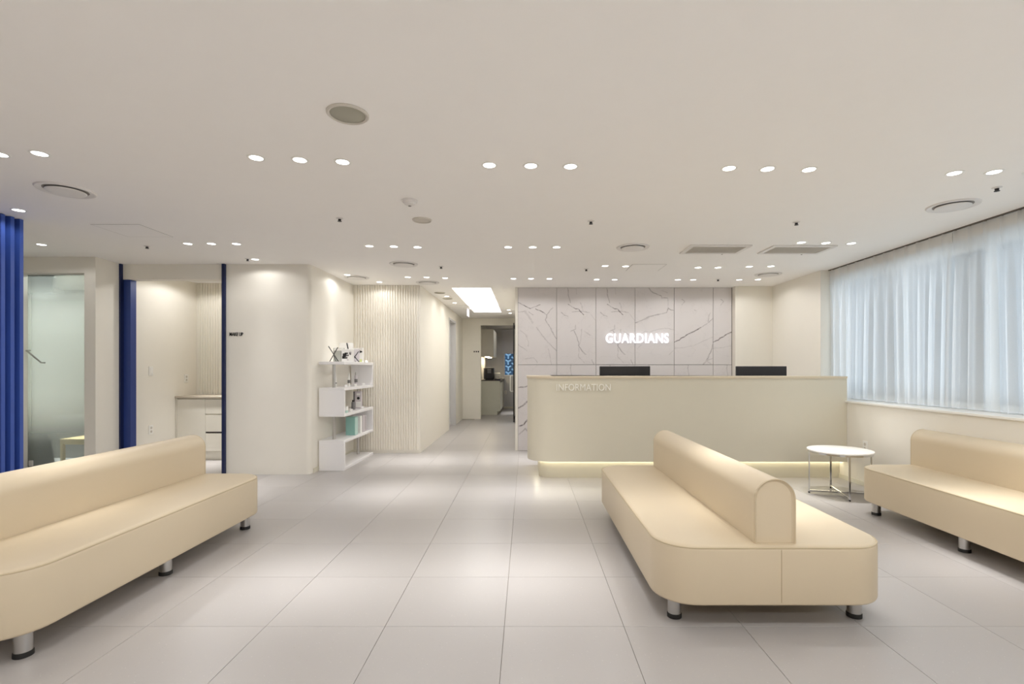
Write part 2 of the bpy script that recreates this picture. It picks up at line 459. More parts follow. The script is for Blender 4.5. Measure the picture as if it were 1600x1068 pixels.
# behind the viewer and far left
wall('wall_rear', (-6.15, 4.25, -3.45, -3.3, 0, CZ))
wall('wall_left', (-6.15, -6.0, -3.3, 5.76, 0, CZ))
GX0, GX1, GZ = -5.75, -5.04, 2.384
wall('wall_treatment_front', (-7.6, GX0, 5.76, 5.9, 0, CZ), (GX0, GX1, 5.76, 5.9, GZ, CZ))
struct(MB().prism([(GX1, 5.76), (-4.91, 5.76), (-4.948, 6.15), (-4.93, 6.15), (-4.93, 7.73), (GX1, 7.73)], 0, CZ).build('wall_make_up_left', M['wall']))
wall('wall_treatment_back', (-7.6, GX1, 8.2, 8.3, 0, CZ), m='wall_grey')
wall('wall_treatment_left', (-7.6, -7.5, 5.9, 8.2, 0, CZ), m='wall_grey')
wall('wall_treatment_right', (-5.1, GX1, 7.73, 8.2, 0, CZ))
wall('wall_make_up_header', (-4.925, -3.70, 6.17, 6.28, 2.38, CZ))
struct(B('baseboard_left', M['baseboard'], (-2.64, -2.628, 6.26, 7.70, 0, 0.055)))
struct(B('baseboard_kitchen', M['baseboard'], (-0.72, 0.8, 16.285, 16.3, 0, 0.06)))

# navy frame of the make-up doorway and the sliding door edge
dfm = MB(); dfm.box(-4.952, -4.926, 6.135, 6.29, 0, CZ); dfm.box(-3.70, -3.664, 6.135, 6.29, 0, CZ)
struct(dfm.build('trim_2', M['navy']))
d2 = struct(B('door_2', M['blue_door'], (-4.925, -4.84, 6.18, 6.27, 0.005, 2.378)))

# marble panels
def V(ox, oy, k, data):
    return [(s, w, [((x - ox) * k, (y - oy) * k) for x, y in pts]) for s, w, pts in data]
K = 0.613 / 429
mar1 = marble('veined_marble_a', V(68, 75, K, [
    (.55, .007, [(65, 235), (130, 270)]), (.95, .008, [(130, 270), (200, 305)]), (.45, .007, [(200, 305), (260, 285), (310, 262)]), (.85, .008, [(262, 308), (320, 335), (385, 375)]),
    (.5, .007, [(385, 375), (410, 335), (450, 295)]), (.35, .010, [(385, 380), (370, 430), (420, 510), (460, 590), (498, 645)]),
    (.3, .008, [(65, 345), (150, 335)]), (.6, .007, [(180, 340), (235, 375)]), (.18, .02, [(150, 340), (200, 410), (225, 460)]),
    (.28, .009, [(270, 510), (340, 610), (400, 680), (440, 720), (500, 780)]), (.2, .008, [(90, 540), (150, 590), (185, 670), (180, 720)]),
    (.3, .008, [(68, 700), (170, 775)]), (.2, .009, [(400, 750), (420, 830), (435, 920)]), (.25, .008, [(150, 860), (240, 845), (280, 895)])]), 1.3)
mar2 = marble('veined_marble_b', V(500, 80, K, [
    (.35, .009, [(618, 85), (630, 170), (650, 240)]), (.6, .008, [(625, 260), (700, 310)]), (.85, .008, [(700, 312), (740, 318), (795, 380)]), (.3, .009, [(665, 345), (760, 335), (855, 355)]),
    (.4, .008, [(550, 355), (580, 385), (620, 395)]), (.2, .012, [(760, 250), (790, 330)]), (.15, .009, [(870, 370), (930, 450)]), (.3, .009, [(650, 560), (700, 540), (705, 490)]),
    (.42, .009, [(690, 560), (725, 630), (740, 720), (780, 780), (820, 815)]), (.22, .008, [(770, 540), (765, 640), (745, 720)]), (.2, .008, [(800, 560), (870, 605)]),
    (.22, .008, [(740, 740), (740, 840), (800, 905)]), (.35, .008, [(885, 875), (905, 925)]), (.15, .008, [(710, 90), (715, 150)])]), 5.1)
mar3 = marble('veined_marble_c', V(195, 75, K, [
    (.4, .010, [(345, 78), (385, 125), (480, 165), (490, 190), (550, 190)]), (.2, .008, [(490, 105), (550, 130)]), (.2, .009, [(555, 200), (560, 290)]), (.5, .009, [(560, 300), (585, 320), (628, 325)]),
    (.42, .010, [(555, 310), (545, 350), (460, 365), (350, 395), (300, 425), (200, 462)]), (.2, .022, [(310, 420), (350, 398)]),
    (.2, .008, [(250, 590), (310, 555), (350, 565), (400, 545), (520, 520), (628, 540)]), (.15, .008, [(215, 750), (270, 700)]), (.22, .008, [(570, 810), (610, 770)])]), 9.7)
mar4 = marble('veined_marble_d', V(630, 75, K, [
    (.95, .010, [(625, 672), (680, 650), (760, 600), (880, 540), (925, 515)]), (.4, .008, [(925, 515), (1000, 465), (1060, 408)]), (.28, .008, [(1000, 460), (1015, 380), (1025, 350)]),
    (.16, .009, [(630, 742), (740, 735), (850, 710), (940, 670), (1060, 615)]), (.6, .009, [(1058, 690), (1040, 750), (1015, 810)]), (.32, .012, [(1015, 810), (985, 880), (945, 930)]),
    (.25, .010, [(1060, 850), (985, 880), (1030, 910)]), (.35, .008, [(712, 262), (742, 232), (715, 205)]), (.3, .007, [(850, 320), (872, 326)])]), 13.9)
K2 = 0.613 / (60.2 * 5.34)
mar5 = marble('veined_marble_e', V(51, -3, K2, [
    (.75, .012, [(58, 182), (132, 172)]), (.9, .014, [(52, 356), (95, 330), (132, 290)]), (.75, .012, [(60, 500), (100, 487), (125, 450)]), (.35, .014, [(60, 570), (110, 520), (125, 540)]),
    (.3, .012, [(132, 172), (260, 120)]), (.4, .012, [(132, 290), (240, 210)])]), 17.2)
mar6 = marble('veined_marble_f', [(.25, .010, [(.22, 0), (.21, .06), (.25, .3), (.2, .6)]), (.3, .010, [(.45, .2), (.4, .5), (.5, .9)])], 21.5)
xs = [-0.13, 0.482, 1.098, 1.713, 2.330, 2.943, 3.238]
zj = 1.351
for k in range(6):
    for row in (0, 1):
        w = xs[k + 1] - xs[k] - 0.006
        z1 = CZ - 0.002 if row == 0 else zj - 0.003
        z0 = zj + 0.003 if row == 0 else 0.0
        m = [mar1, mar2, mar2, mar3, mar4, mar4][k] if row == 0 else (mar5 if k == 0 else mar6)
        o = MB().box(0, w, 0, 0.018, z0 - z1, 0, bev=0.0012, seg=1).build('panel', m, bw)
        o.location = (xs[k] + 0.004, 7.950, z1)
B('backing_board', M['vent_dark'], (-0.13, 3.238, 7.9685, 7.972, 0, CZ), bw)
struct(B('trim_3', M['counter_dark'], (3.238, 3.245, 7.96, 7.972, 0, CZ)))

# ------------------------------------------------------------------ windows behind the curtains
n = 0
for (a, b) in ((-1.0, 0.7), (0.7, 2.6), (2.6, 4.5), (4.5, 6.55)):
    n += 1
    f = MB(); t = 0.05
    f.box(4.14, 4.2, a, a + t, 0.922, 2.44); f.box(4.14, 4.2, b - t, b, 0.922, 2.44)
    f.box(4.14, 4.2, a + t, b - t, 0.922, 0.972); f.box(4.14, 4.2, a + t, b - t, 2.39, 2.44)
    w = struct(f.build('window_%d' % n, M['white_plastic']))
    B('mullion', M['white_plastic'], (4.145, 4.195, (a + b) / 2 - 0.025, (a + b) / 2 + 0.025, 0.972, 2.39), w)
    B('pane', M['glass'], (4.165, 4.171, a + t, (a + b) / 2 - 0.025, 0.972, 2.39), w)
    B('pane', M['glass'], (4.165, 4.171, (a + b) / 2 + 0.025, b - t, 0.972, 2.39), w)

# ------------------------------------------------------------------ curtains
def curtain(y0, y1, seed, label):
    rnd = random.Random(seed)
    c = empty('sheer_curtain', (3.925 + 0.012 * (seed == 2), y0, 0.925))
    tag(c, label, 'curtain', 'sheer curtains along the window')
    pitch = 0.15
    npl = int((y1 - y0) / pitch); pitch = (y1 - y0) / npl
    per = 14
    zs = [0.004, 0.05, 0.3, 0.7, 1.1, 1.35, 1.46, 1.51, 1.535, 1.56, 1.60]
    amps = [rnd.uniform(0.7, 1.25) for _ in range(npl + 1)]
    ph = [rnd.uniform(-0.18, 0.18) for _ in range(npl + 1)]
    rings = []
    for z in zs:
        row = []
        f = max(0, min(1, (1.535 - z) / 0.5))          # 0 at the heading, 1 in the free drop
        for i in range(npl * per + 1):
            q = i / per; k = min(int(q), npl - 1); u = q - k
            drift = 0.35 * math.sin(0.9 * q + seed) * f * (1.5 - z) * 0.06
            A = (amps[k] * (1 - u) + amps[k + 1] * u)
            wave = math.sin(2 * PI * u + ph[k] * math.sin(PI * u) * f)
            fold = -0.024 * A * f * wave - 0.014 * f * A * math.sin(4 * PI * u + seed + k)
            pin = 0.0
            if z > 1.45:                                # pinch pleat: a narrow fold standing forward
                g = math.exp(-((u - 0.5) / 0.07) ** 2)
                pin = -0.026 * g * (1 - f)
            row.append((fold + pin, q * pitch + drift, z + (0.024 if z > 1.59 else 0) + 0.004 * math.sin(7 * q + seed) * (1 if z < 0.01 else 0) * 0.5 + 0.002))
        rings.append(row)
    MB().loft(rings, close=False).build('cloth', M['sheer'], c, smooth=True)
    tp = MB()                                           # stiff heading tape sewn behind the top edge
    tp.box(0.004, 0.006, 0.0, y1 - y0, 1.53, 1.622)
    tp.build('heading_tape', M['paper'], c)
    h = MB()
    for k in range(npl):
        h.box(-0.004, 0.004, (k + 0.5) * pitch - 0.003, (k + 0.5) * pitch + 0.003, 1.60, 1.632)
    h.build('hooks', M['rail'], c)['kind'] = 'stuff'
    return c
curtain(4.66, 6.53, 1, 'white sheer pleated curtain beside the reception desk, at the far end of the window')
curtain(2.58, 4.70, 2, 'white sheer pleated curtain behind the sofa by the window, cut off by the picture edge')
curtain(0.2, 2.55, 3, 'white sheer pleated curtain nearest the viewer, past the right picture edge')
rail = MB(); rail.box(3.915, 3.94, 0.2, 6.545, CZ - 0.009, CZ)
tag(rail.build('curtain_rail', M['rail']), 'thin dark curtain rail fixed along the ceiling above the window', 'curtain rail')

# ------------------------------------------------------------------ sofas
def rrect(x0, x1, y0, y1, radii, d=0.0, n=10):
    """rounded rectangle, radii for (x0y0, x1y0, x1y1, x0y1), pulled in by d"""
    x0 += d; x1 -= d; y0 += d; y1 -= d
    r = [max(q - d, 0.004) for q in radii]
    cs = [(x0 + r[0], y0 + r[0], r[0], PI), (x1 - r[1], y0 + r[1], r[1], 1.5 * PI), (x1 - r[2], y1 - r[2], r[2], 0), (x0 + r[3], y1 - r[3], r[3], 0.5 * PI)]
    return [(cx + rr * math.cos(a0 + PI / 2 * k / n), cy + rr * math.sin(a0 + PI / 2 * k / n)) for cx, cy, rr, a0 in cs for k in range(n + 1)]

def cushion(x0, x1, y0, y1, radii, z0, z1, e):
    m = MB(); rings = []
    for k in range(5):
        a = PI / 2 * k / 4
        rings.append([(x, y, z0 + e * 0.5 * (1 - math.sin(a))) for x, y in rrect(x0, x1, y0, y1, radii, e * 0.5 * (1 - math.cos(PI / 2 - a)))] if False else
                     [(x, y, z0 + 0.5 * e * (1 - math.cos(a))) for x, y in rrect(x0, x1, y0, y1, radii, 0.5 * e * (1 - math.sin(a)))])
    for k in range(7):
        a = PI / 2 * k / 6
        rings.append([(x, y, z1 - e * (1 - math.sin(a))) for x, y in rrect(x0, x1, y0, y1, radii, e * (1 - math.cos(a)))])
    rings.append([(x, y, z1 + 0.004) for x, y in rrect(x0, x1, y0, y1, radii, e + 0.06)])
    return m.loft(rings)

def arch_back(xc, hw, y0, y1, z0, z1, e=0.014):
    def prof(d):
        w = hw - d; top = z1 - d
        pts = [(xc - w, z0), (xc - w, top - w)]
        pts += [(xc - w * math.cos(PI * k / 20), top - w + w * math.sin(PI * k / 20)) for k in range(1, 20)]
        pts += [(xc + w, top - w), (xc + w, z0)]
        return pts
    rings = []
    for k in range(4):
        a = PI / 2 * k / 3
        rings.append([(x, y0 + e * (1 - math.sin(a)), z) for x, z in prof(e * (1 - math.cos(a)) if False else e * (1 - math.sin(PI / 2 - 0) if False else 1 - math.sin(a)))])
    n = 8
    for k in range(1, n):
        rings.append([(x, y0 + e + (y1 - y0 - 2 * e) * k / n, z) for x, z in prof(0)])
    for k in range(4):
        a = PI / 2 * k / 3
        rings.append([(x, y1 - e * (1 - math.cos(a)), z) for x, z in prof(e * (1 - math.cos(a)))])
    return MB().loft(rings), prof

def leg(o, x, y):
    l = MB().lathe([(0.030, 0.022), (0.034, 0.022), (0.034, 0.134), (0.030, 0.134)], 24).build('leg', M['brushed'], o, smooth=True)
    l.location = (x, y, 0)
    MB().lathe([(0.030, 0.0), (0.037, 0.001), (0.037, 0.020), (0.035, 0.024), (0.020, 0.024)], 24).build('foot', M['black_rubber'], l, smooth=True)

def sofa(loc, rz, double, label):
    """local: length along y from 0 to 2.1, seat facing +x, floor at 0"""
    o = empty('sofa', loc, rz); L_ = 2.1
    if double: x0, x1, bx, radii = -0.585, 0.585, 0.0, (0.2,) * 4
    else: x0, x1, bx, radii = -0.645, 0.06, -0.543, (0.05, 0.2, 0.2, 0.05)
    seat = cushion(x0, x1, 0, L_, radii, 0.122, 0.42, 0.028).build('seat', M['leather'], o, smooth=True)
    MB().tube([(x, y, 0.408) for x, y in rrect(x0, x1, 0, L_, radii, 0.004)], 0.0045, 6, True).build('piping', M['piping'], seat, smooth=True)
    if double:
        for yy in (-0.0003, L_ + 0.0003):
            MB().tube([(0.015, yy, 0.14), (0.015, yy, 0.40)], 0.0016, 6).build('seam', M['seam'], seat)
    bm_, prof = arch_back(bx, 0.102, 0.03 if double else 0.02, L_ - (0.06 if double else 0.02), 0.415, 0.742)
    back = bm_.build('backrest', M['leather'], o, smooth=True)
    for yy in ((0.03, L_ - 0.06) if double else (0.02, L_ - 0.02)):
        dy = 0.008 if yy < 1 else -0.008
        MB().tube([(x, yy + dy, z) for x, z in prof(0.003)], 0.0045, 6).build('piping', M['piping'], back, smooth=True)
    xs_ = (-0.47, 0.47) if double else (-0.56, -0.04)
    for y in (0.15, 1.05, 1.95):
        for x in xs_: leg(o, x, y)
    tag(o, label, 'sofa', 'beige waiting room sofas')
    return o
sofa((-2.23, 2.13, 0), 0, False, 'long beige leatherette sofa at the left, its seat facing the open floor')
sofa((1.245, 2.49, 0), 0, True, 'beige double-sided sofa with a rounded backrest down its middle, in front of the desk')
sofa((3.06, 4.62, 0), PI, False, 'beige leatherette sofa under the curtained window beside the round table')

# ------------------------------------------------------------------ round table
t = empty('side_table', (3.228, 5.197, 0), 0)
tag(t, 'round white marble side table with crossed chrome base beside the desk', 'table')
MB().lathe([(0.0, 0.444), (0.296, 0.444), (0.300, 0.448), (0.300, 0.457), (0.297, 0.461), (0.0, 0.461)], 64).build('table_top', M['marble_white'], t, smooth=True)
MB().lathe([(0.27, 0.428), (0.293, 0.428), (0.293, 0.444), (0.27, 0.444)], 64).build('rim', M['chrome'], t, smooth=True)
ang0 = math.atan2(0.073, -0.276)
for k in range(4):
    a = ang0 + k * PI / 2
    x, y = 0.284 * math.cos(a), 0.284 * math.sin(a)
    l = MB().box(-0.009, 0.009, -0.006, 0.006, 0.012, 0.43, bev=0.002, seg=1).build('leg', M['chrome'], t)
    l.location = (x, y, 0); l.rotation_euler = (0, 0, a + PI / 2)
    f = MB().lathe([(0.007, 0.0), (0.009, 0.001), (0.009, 0.012), (0.004, 0.012)], 12).build('foot', M['black_rubber'], l)
for k in range(2):
    b = MB().box(-0.284, 0.284, -0.006, 0.006, 0.013 + 0.0 * k, 0.031, bev=0.002, seg=1).build('cross_bar', M['chrome'], t)
    b.rotation_euler = (0, 0, ang0 + k * PI / 2)

# ------------------------------------------------------------------ lettering
def letters(text, height, width, bold, depth, material, parent, loc, back=None, space=1.0):
    cu = bpy.data.curves.new('lettering', 'FONT')
    cu.body = text; cu.size = 1.0; cu.offset = bold; cu.extrude = 0.5; cu.resolution_u = 4; cu.space_character = space
    tmp = bpy.data.objects.new('lettering', cu); COL.objects.link(tmp)
    bpy.context.view_layer.update()
    me = bpy.data.meshes.new_from_object(tmp.evaluated_get(bpy.context.evaluated_depsgraph_get()))
    bpy.data.objects.remove(tmp)
    x0 = min(v.co.x for v in me.vertices); x1 = max(v.co.x for v in me.vertices)
    y0 = min(v.co.y for v in me.vertices); y1 = max(v.co.y for v in me.vertices)
    sx = width / (x1 - x0); sy = height / (y1 - y0)
    bm = bmesh.new(); bm.from_mesh(me); bpy.data.meshes.remove(me)
    bmesh.ops.remove_doubles(bm, verts=bm.verts, dist=1e-5)
    for v in bm.verts:
        x, y, z = v.co
        v.co = ((x - x0) * sx, -(z + 0.5) * depth, (y - y0) * sy)     # upright, facing -Y
    seen = set(); isl = []
    for v in bm.verts:
        if v in seen: continue
        st = [v]; seen.add(v); grp = []
        while st:
            q = st.pop(); grp.append(q)
            for e in q.link_edges:
                w = e.other_vert(q)
                if w not in seen: seen.add(w); st.append(w)
        isl.append(grp)
    isl.sort(key=lambda g: min(v.co.x for v in g))
    out = []
    for g in isl:
        idx = {v: i for i, v in enumerate(g)}
        fs = [[idx[v] for v in f.verts] for f in bm.faces if f.verts[0] in idx]
        m2 = bpy.data.meshes.new('letter'); m2.from_pydata([tuple(v.co) for v in g], [], fs)
        m2.materials.append(material)
        if back:
            m2.materials.append(back)
            for p in m2.polygons:
                if p.center.y > -1e-4: p.material_index = 1
        b2 = bmesh.new(); b2.from_mesh(m2); bmesh.ops.recalc_face_normals(b2, faces=b2.faces); b2.to_mesh(m2); b2.free()
        o = bpy.data.objects.new('letter', m2); COL.objects.link(o); o.parent = parent; o.location = loc
        out.append(o)
    bm.free()
    return out

sg = empty('wall_sign', (1.25, 7.95, 1.69))
tag(sg, 'glowing white GUARDIANS letters mounted on the marble wall', 'sign')
letters('GUARDIANS', 0.152, 0.985, 0.016, 0.025, M['sign_glow'], sg, (0, -0.02, 0), M['halo'], 1.1)
mk = empty('wall_sign', (-3.62, 6.168, 1.69))
tag(mk, 'small black MAKE UP lettering on the cream wall beside the doorway', 'sign')
letters('MAKE UP', 0.043, 0.165, 0.010, 0.006, M['black'], mk, (0, 0, 0))
kt = empty('door_sign', (-1.335, 12.858, 1.70))
tag(kt, 'three tiny black characters on the wall left of the pantry doorway', 'sign')
for k in range(3):
    MB().box(k * 0.052, k * 0.052 + 0.032, -0.006, 0, 0.0, 0.036, bev=0.004).build('character', M['black'], kt)

# ------------------------------------------------------------------ reception desk
desk = empty('reception_desk', (0, 0, 0))
tag(desk, 'long warm grey reception desk with rounded left corner and lit recessed base', 'desk')
DX0, DX1, DYF, DYB, DR = 0.018, 3.718, 5.85, 6.80, 0.27
def dpath(d, end=DYB):
    cx, cy, r = DX0 + DR, DYF + DR, DR - d
    p = [(DX0 + d, end)]
    p += [(cx - r * math.cos(a), cy - r * math.sin(a)) for a in [PI / 2 * k / 14 for k in range(15)]]
    p.append((DX1, DYF + d))
    return p
def band(d0, d1, z0, z1):
    a, b = dpath(d0), dpath(d1)
    return MB().prism(a + b[::-1], z0, z1)
band(0.0, 0.04, 0.213, 1.178).build('front_panel', M['desk'], desk, smooth=True)
band(-0.012, 0.30, 1.178, 1.203).build('counter_top', M['desk_top'], desk, smooth=True)
band(0.14, 0.17, 0.0, 0.213).build('kick_plate', M['desk'], desk, smooth=True)
band(0.04, 0.30, 0.213, 0.23).build('soffit', M['desk'], desk, smooth=True)
band(0.105, 0.125, 0.203, 0.213).build('light_strip', M['led'], desk, smooth=True)
band(0.26, 0.30, 0.23, 1.178).build('inner_panel', M['desk'], desk, smooth=True)
wt = MB().prism([(0.32, 6.16), (DX1, 6.16), (DX1, DYB), (0.32, DYB)], 0.715, 0.75).build('worktop', M['cabinet'], desk)
letters('INFORMATION', 0.078, 0.625, 0.0, 0.014, M['letter_cream'], desk, (0.353, DYF - 0.0005, 1.036))

def monitor(x, y, label, rz=0.0):
    m = empty('monitor', (x, y, 0.75), rz)
    tag(m, label, 'monitor', 'monitors on the reception desk')
    MB().box(-0.32, 0.32, -0.02, 0.012, 0.19, 0.572, bev=0.006).build('shell', M['monitor'], m)
    B('screen', M['screen'], (-0.31, 0.31, 0.012, 0.016, 0.205, 0.562), m)
    MB().box(-0.04, 0.04, -0.045, -0.02, 0.012, 0.36, bev=0.006).build('neck', M['monitor'], m)
    MB().box(-0.12, 0.12, -0.10, 0.08, 0.0, 0.012, bev=0.004).build('base', M['monitor'], m)
monitor(1.254, 6.42, 'black computer monitor behind the desk, under the GUARDIANS sign')
monitor(2.985, 6.42, 'black computer monitor behind the desk, nearest the curtained window')

# ------------------------------------------------------------------ zigzag shelf and what stands on it
sh = empty('zigzag_shelf', (-2.465, 7.0, 0))
tag(sh, 'white zigzag display shelf with chrome posts in the corner by the fluted wall', 'shelf')
SX0, SX1, SY0, SY1 = -0.157, 0.165, -0.61, 0.60
T = 0.036
zb = [0.0, 0.348, 0.682, 1.012, 1.345]
for k, z in enumerate(zb):
    MB().box(SX0, SX1, SY0, SY1, z, z + T, bev=0.002, seg=1).build('board', M['white_lacquer'], sh)
for k in range(4):
    y0, y1 = ((SY0, SY0 + T) if k % 2 == 0 else (SY1 - T, SY1))
    MB().box(SX0, SX1, y0, y1, zb[k] + T, zb[k + 1], bev=0.002, seg=1).build('side_panel', M['white_lacquer'], sh)
    yp = SY1 - 0.19 if k % 2 == 0 else SY0 + 0.09
    c = MB().lathe([(0.0, 0), (0.019, 0), (0.019, zb[k + 1] - zb[k] - T), (0.0, zb[k + 1] - zb[k] - T)], 20).build('post', M['brushed'], sh, smooth=True)
    c.location = (0.0, yp, zb[k] + T)

def shelf_thing(name, k, x, y, label, cat, group=None, rz=0.0):
    o = empty(name, (-2.465 + x, 7.0 + y, zb[k] + T), rz)
    return tag(o, label, cat, group)
def carton(o, w, d, h, m, x=0, y=0, name='body', z=0):
    return MB().box(x - w / 2, x + w / 2, y - d / 2, y + d / 2, z, z + h, bev=0.0015, seg=1).build(name, m, o)
# top board: easels with cards, a printed carton, small stand
def easel(x, y, label, h=0.19, rz=0.0, sheet=None):
    o = shelf_thing('display_easel', 4, x, y, label, 'easel', None, rz)
    MB().tube([(-0.055, 0, 0.0), (0.05, 0.0, h)], 0.0055, 6).build('arm', M['black'], o)
    MB().tube([(0.055, 0.012, 0.0), (-0.075, 0.012, h + 0.015)], 0.0055, 6).build('arm', M['black'], o)
    MB().tube([(0.0, 0.006, 0.07), (0.0, 0.075, 0.004)], 0.0045, 6).build('rear_leg', M['black'], o)
    if sheet:
        p = MB().box(-0.06, 0.06, 0.02, 0.026, 0.01, h + 0.03).build('sheet', sheet, o)
    return o
easel(-0.02, -0.47, 'empty black crossed easel at the near end of the top shelf', 0.185)
o = shelf_thing('photo_card', 4, -0.04, -0.24, 'grey printed card leaning at the back of the top shelf', 'card')
c = carton(o, 0.15, 0.008, 0.185, M['acrylic_grey']); carton(o, 0.13, 0.002, 0.03, M['paper'], y=-0.005, name='caption', z=0.15)
carton(o, 0.035, 0.002, 0.12, M['grey_item'], x=0.045, y=-0.005, name='figure', z=0.02)
o = shelf_thing('photo_card', 4, 0.09, -0.27, 'white printed card standing in the middle of the top shelf', 'card', None, 0.5)
carton(o, 0.16, 0.006, 0.17, M['paper'])
for q in range(9):
    carton(o, random.uniform(.015, .05), 0.0015, random.uniform(.012, .04), M[random.choice(['lilac', 'grey_item', 'black', 'lilac'])], x=random.uniform(-.05, .05), y=-0.004, name='print', z=random.uniform(0.01, .12))
o = shelf_thing('clear_card_stand', 4, -0.06, 0.09, 'tall pale card stand with one black bar behind the top shelf cards', 'stand')
carton(o, 0.20, 0.006, 0.27, M['paper']); MB().tube([(0.03, -0.006, 0.18), (0.01, -0.006, 0.27)], 0.008, 6).build('bar', M['black'], o)
easel(0.085, 0.02, 'black crossed easel holding a pale sheet in the middle of the top shelf', 0.15, 0.2, M['lilac'])
o = shelf_thing('gift_carton', 4, 0.07, 0.22, 'white carton with black dots at the far end of the top shelf', 'box')
carton(o, 0.13, 0.06, 0.205, M['paper'])
for px_, pz_, pr_ in ((0.02, 0.15, 0.022), (-0.035, 0.095, 0.017), (0.05, 0.15, 0.012)):
    d = MB().lathe([(0, 0), (pr_, 0), (pr_, 0.0015), (0, 0.0015)], 16).build('dot', M['black'], o); d.rotation_euler = (PI / 2, 0, 0); d.location = (px_, -0.0302, pz_)
carton(o, 0.05, 0.002, 0.04, M['lime'], x=0.035, y=-0.0315, name='label_patch', z=0.004)
def tags_(k, spots, where, name='price_tag'):
    for i, (x, y) in enumerate(spots):
        lb = where if len(spots) == 1 else where
        o = shelf_thing(name, k, x, y, lb, 'price tag', 'price tags on the zigzag shelf, ' + where, 0.5)
        MB().prism([(-0.018, -0.012), (0.018, -0.012), (0.018, 0.012), (-0.018, 0.012)], 0, 0.003).build('foot', M['paper'], o)
        b = MB().box(-0.018, 0.018, -0.0015, 0.0015, 0, 0.032).build('card', M['paper'], o); b.rotation_euler = (-0.5, 0, 0); b.location = (0, -0.008, 0.003)
tags_(4, [(0.12, 0.42)], 'small white folded price tag at the far end of the top shelf')
# second board from the top: three slim tubes and tags
for i, (x, y, h, r, lb) in enumerate([(-0.02, -0.42, 0.19, 0.017, 'slim white tube nearest the chrome post on the upper shelf'), (0.03, -0.06, 0.175, 0.018, 'slim white tube with dark print, middle of three on the upper shelf'),
                                      (0.04, 0.20, 0.19, 0.022, 'tilted silver-white bottle, farthest of three on the upper shelf')]):
    o = shelf_thing('cosmetic_tube', 3, x, y, lb, 'bottle', 'cosmetics on the upper shelf')
    MB().lathe([(0, 0), (r, 0), (r, h * 0.72), (r * 0.6, h * 0.78), (0, h * 0.78)], 16).build('body', M['white_plastic'] if i < 2 else M['lilac'], o, smooth=True)
    MB().lathe([(0, h * 0.78), (r * 0.62, h * 0.78), (r * 0.55, h), (0, h)], 16).build('cap', M['white_plastic'] if i < 2 else M['brushed'], o, smooth=True)
    MB().lathe([(r + 0.0004, h * 0.25), (r + 0.0008, h * 0.25), (r + 0.0008, h * (0.33 if i == 0 else 0.5)), (r + 0.0004, h * (0.33 if i == 0 else 0.5))], 16).build('print_band', M['grey_item'], o)
for i, (x, y, lb) in enumerate([(0.10, -0.36, 'white price tag nearest the viewer on the upper shelf'), (0.11, -0.02, 'white price tag before the silver-white bottle on the upper shelf'), (0.11, 0.32, 'white price tag farthest along the upper shelf')]):
    tags_(3, [(x, y)], lb)
# third board: carton, bottle, device box
o = shelf_thing('cream_jar_carton', 2, 0.10, -0.42, 'small white and teal carton at the near end of the middle shelf', 'box')
carton(o, 0.07, 0.08, 0.05, M['paper'], z=0.03); carton(o, 0.07, 0.08, 0.03, M['teal_light'], name='base_band')
o = shelf_thing('grey_bottle', 2, 0.05, 0.06, 'short dark grey bottle on the middle shelf', 'bottle')
MB().lathe([(0, 0), (0.026, 0), (0.026, 0.10), (0.02, 0.11), (0, 0.11)], 18).build('body', M['grey_item'], o, smooth=True)
MB().lathe([(0, 0.11), (0.017, 0.11), (0.017, 0.135), (0, 0.135)], 18).build('cap', M['black'], o, smooth=True)
o = shelf_thing('device_carton', 2, 0.05, 0.26, 'tall grey and white device carton with a black disc on the middle shelf', 'box')
carton(o, 0.10, 0.07, 0.245, M['lilac']); carton(o, 0.025, 0.072, 0.245, M['grey_item'], x=-0.045, name='dark_edge')
d = MB().lathe([(0, 0), (0.02, 0), (0.02, 0.003), (0, 0.003)], 16).build('disc', M['black'], o); d.rotation_euler = (PI / 2, 0, 0); d.location = (0.015, -0.0352, 0.15)
carton(o, 0.05, 0.003, 0.03, M['paper'], x=0.015, y=-0.036, name='label_patch', z=0.19); carton(o, 0.07, 0.003, 0.08, M['paper'], x=0.012, y=-0.036, name='label_patch', z=0.02)
tags_(2, [(0.12, -0.22)], 'white price tag beside the teal carton on the middle shelf')
tags_(2, [(0.12, 0.24)], 'white price tag before the device carton on the middle shelf')
# fourth board
o = shelf_thing('product_box', 1, 0.07, -0.06, 'large teal carton on the lower shelf', 'box')
carton(o, 0.125, 0.12, 0.245, M['teal']); carton(o, 0.0015, 0.12, 0.235, M['teal_light'], x=0.0635, name='side_print', z=0.004)
o = shelf_thing('product_box', 1, 0.08, 0.14, 'slim white carton between the teal one and the lilac grey ones', 'box')
carton(o, 0.11, 0.07, 0.24, M['paper'])
o = shelf_thing('product_box', 1, 0.08, 0.25, 'lilac grey carton beside the slim white one on the lower shelf', 'box')
carton(o, 0.11, 0.09, 0.24, M['lilac'])
o = shelf_thing('product_box', 1, 0.075, 0.35, 'lilac grey carton farthest along the lower shelf', 'box')
carton(o, 0.10, 0.09, 0.235, M['lilac']); carton(o, 0.002, 0.012, 0.20, M['grey_item'], x=0.051, name='stripe', z=0.02)

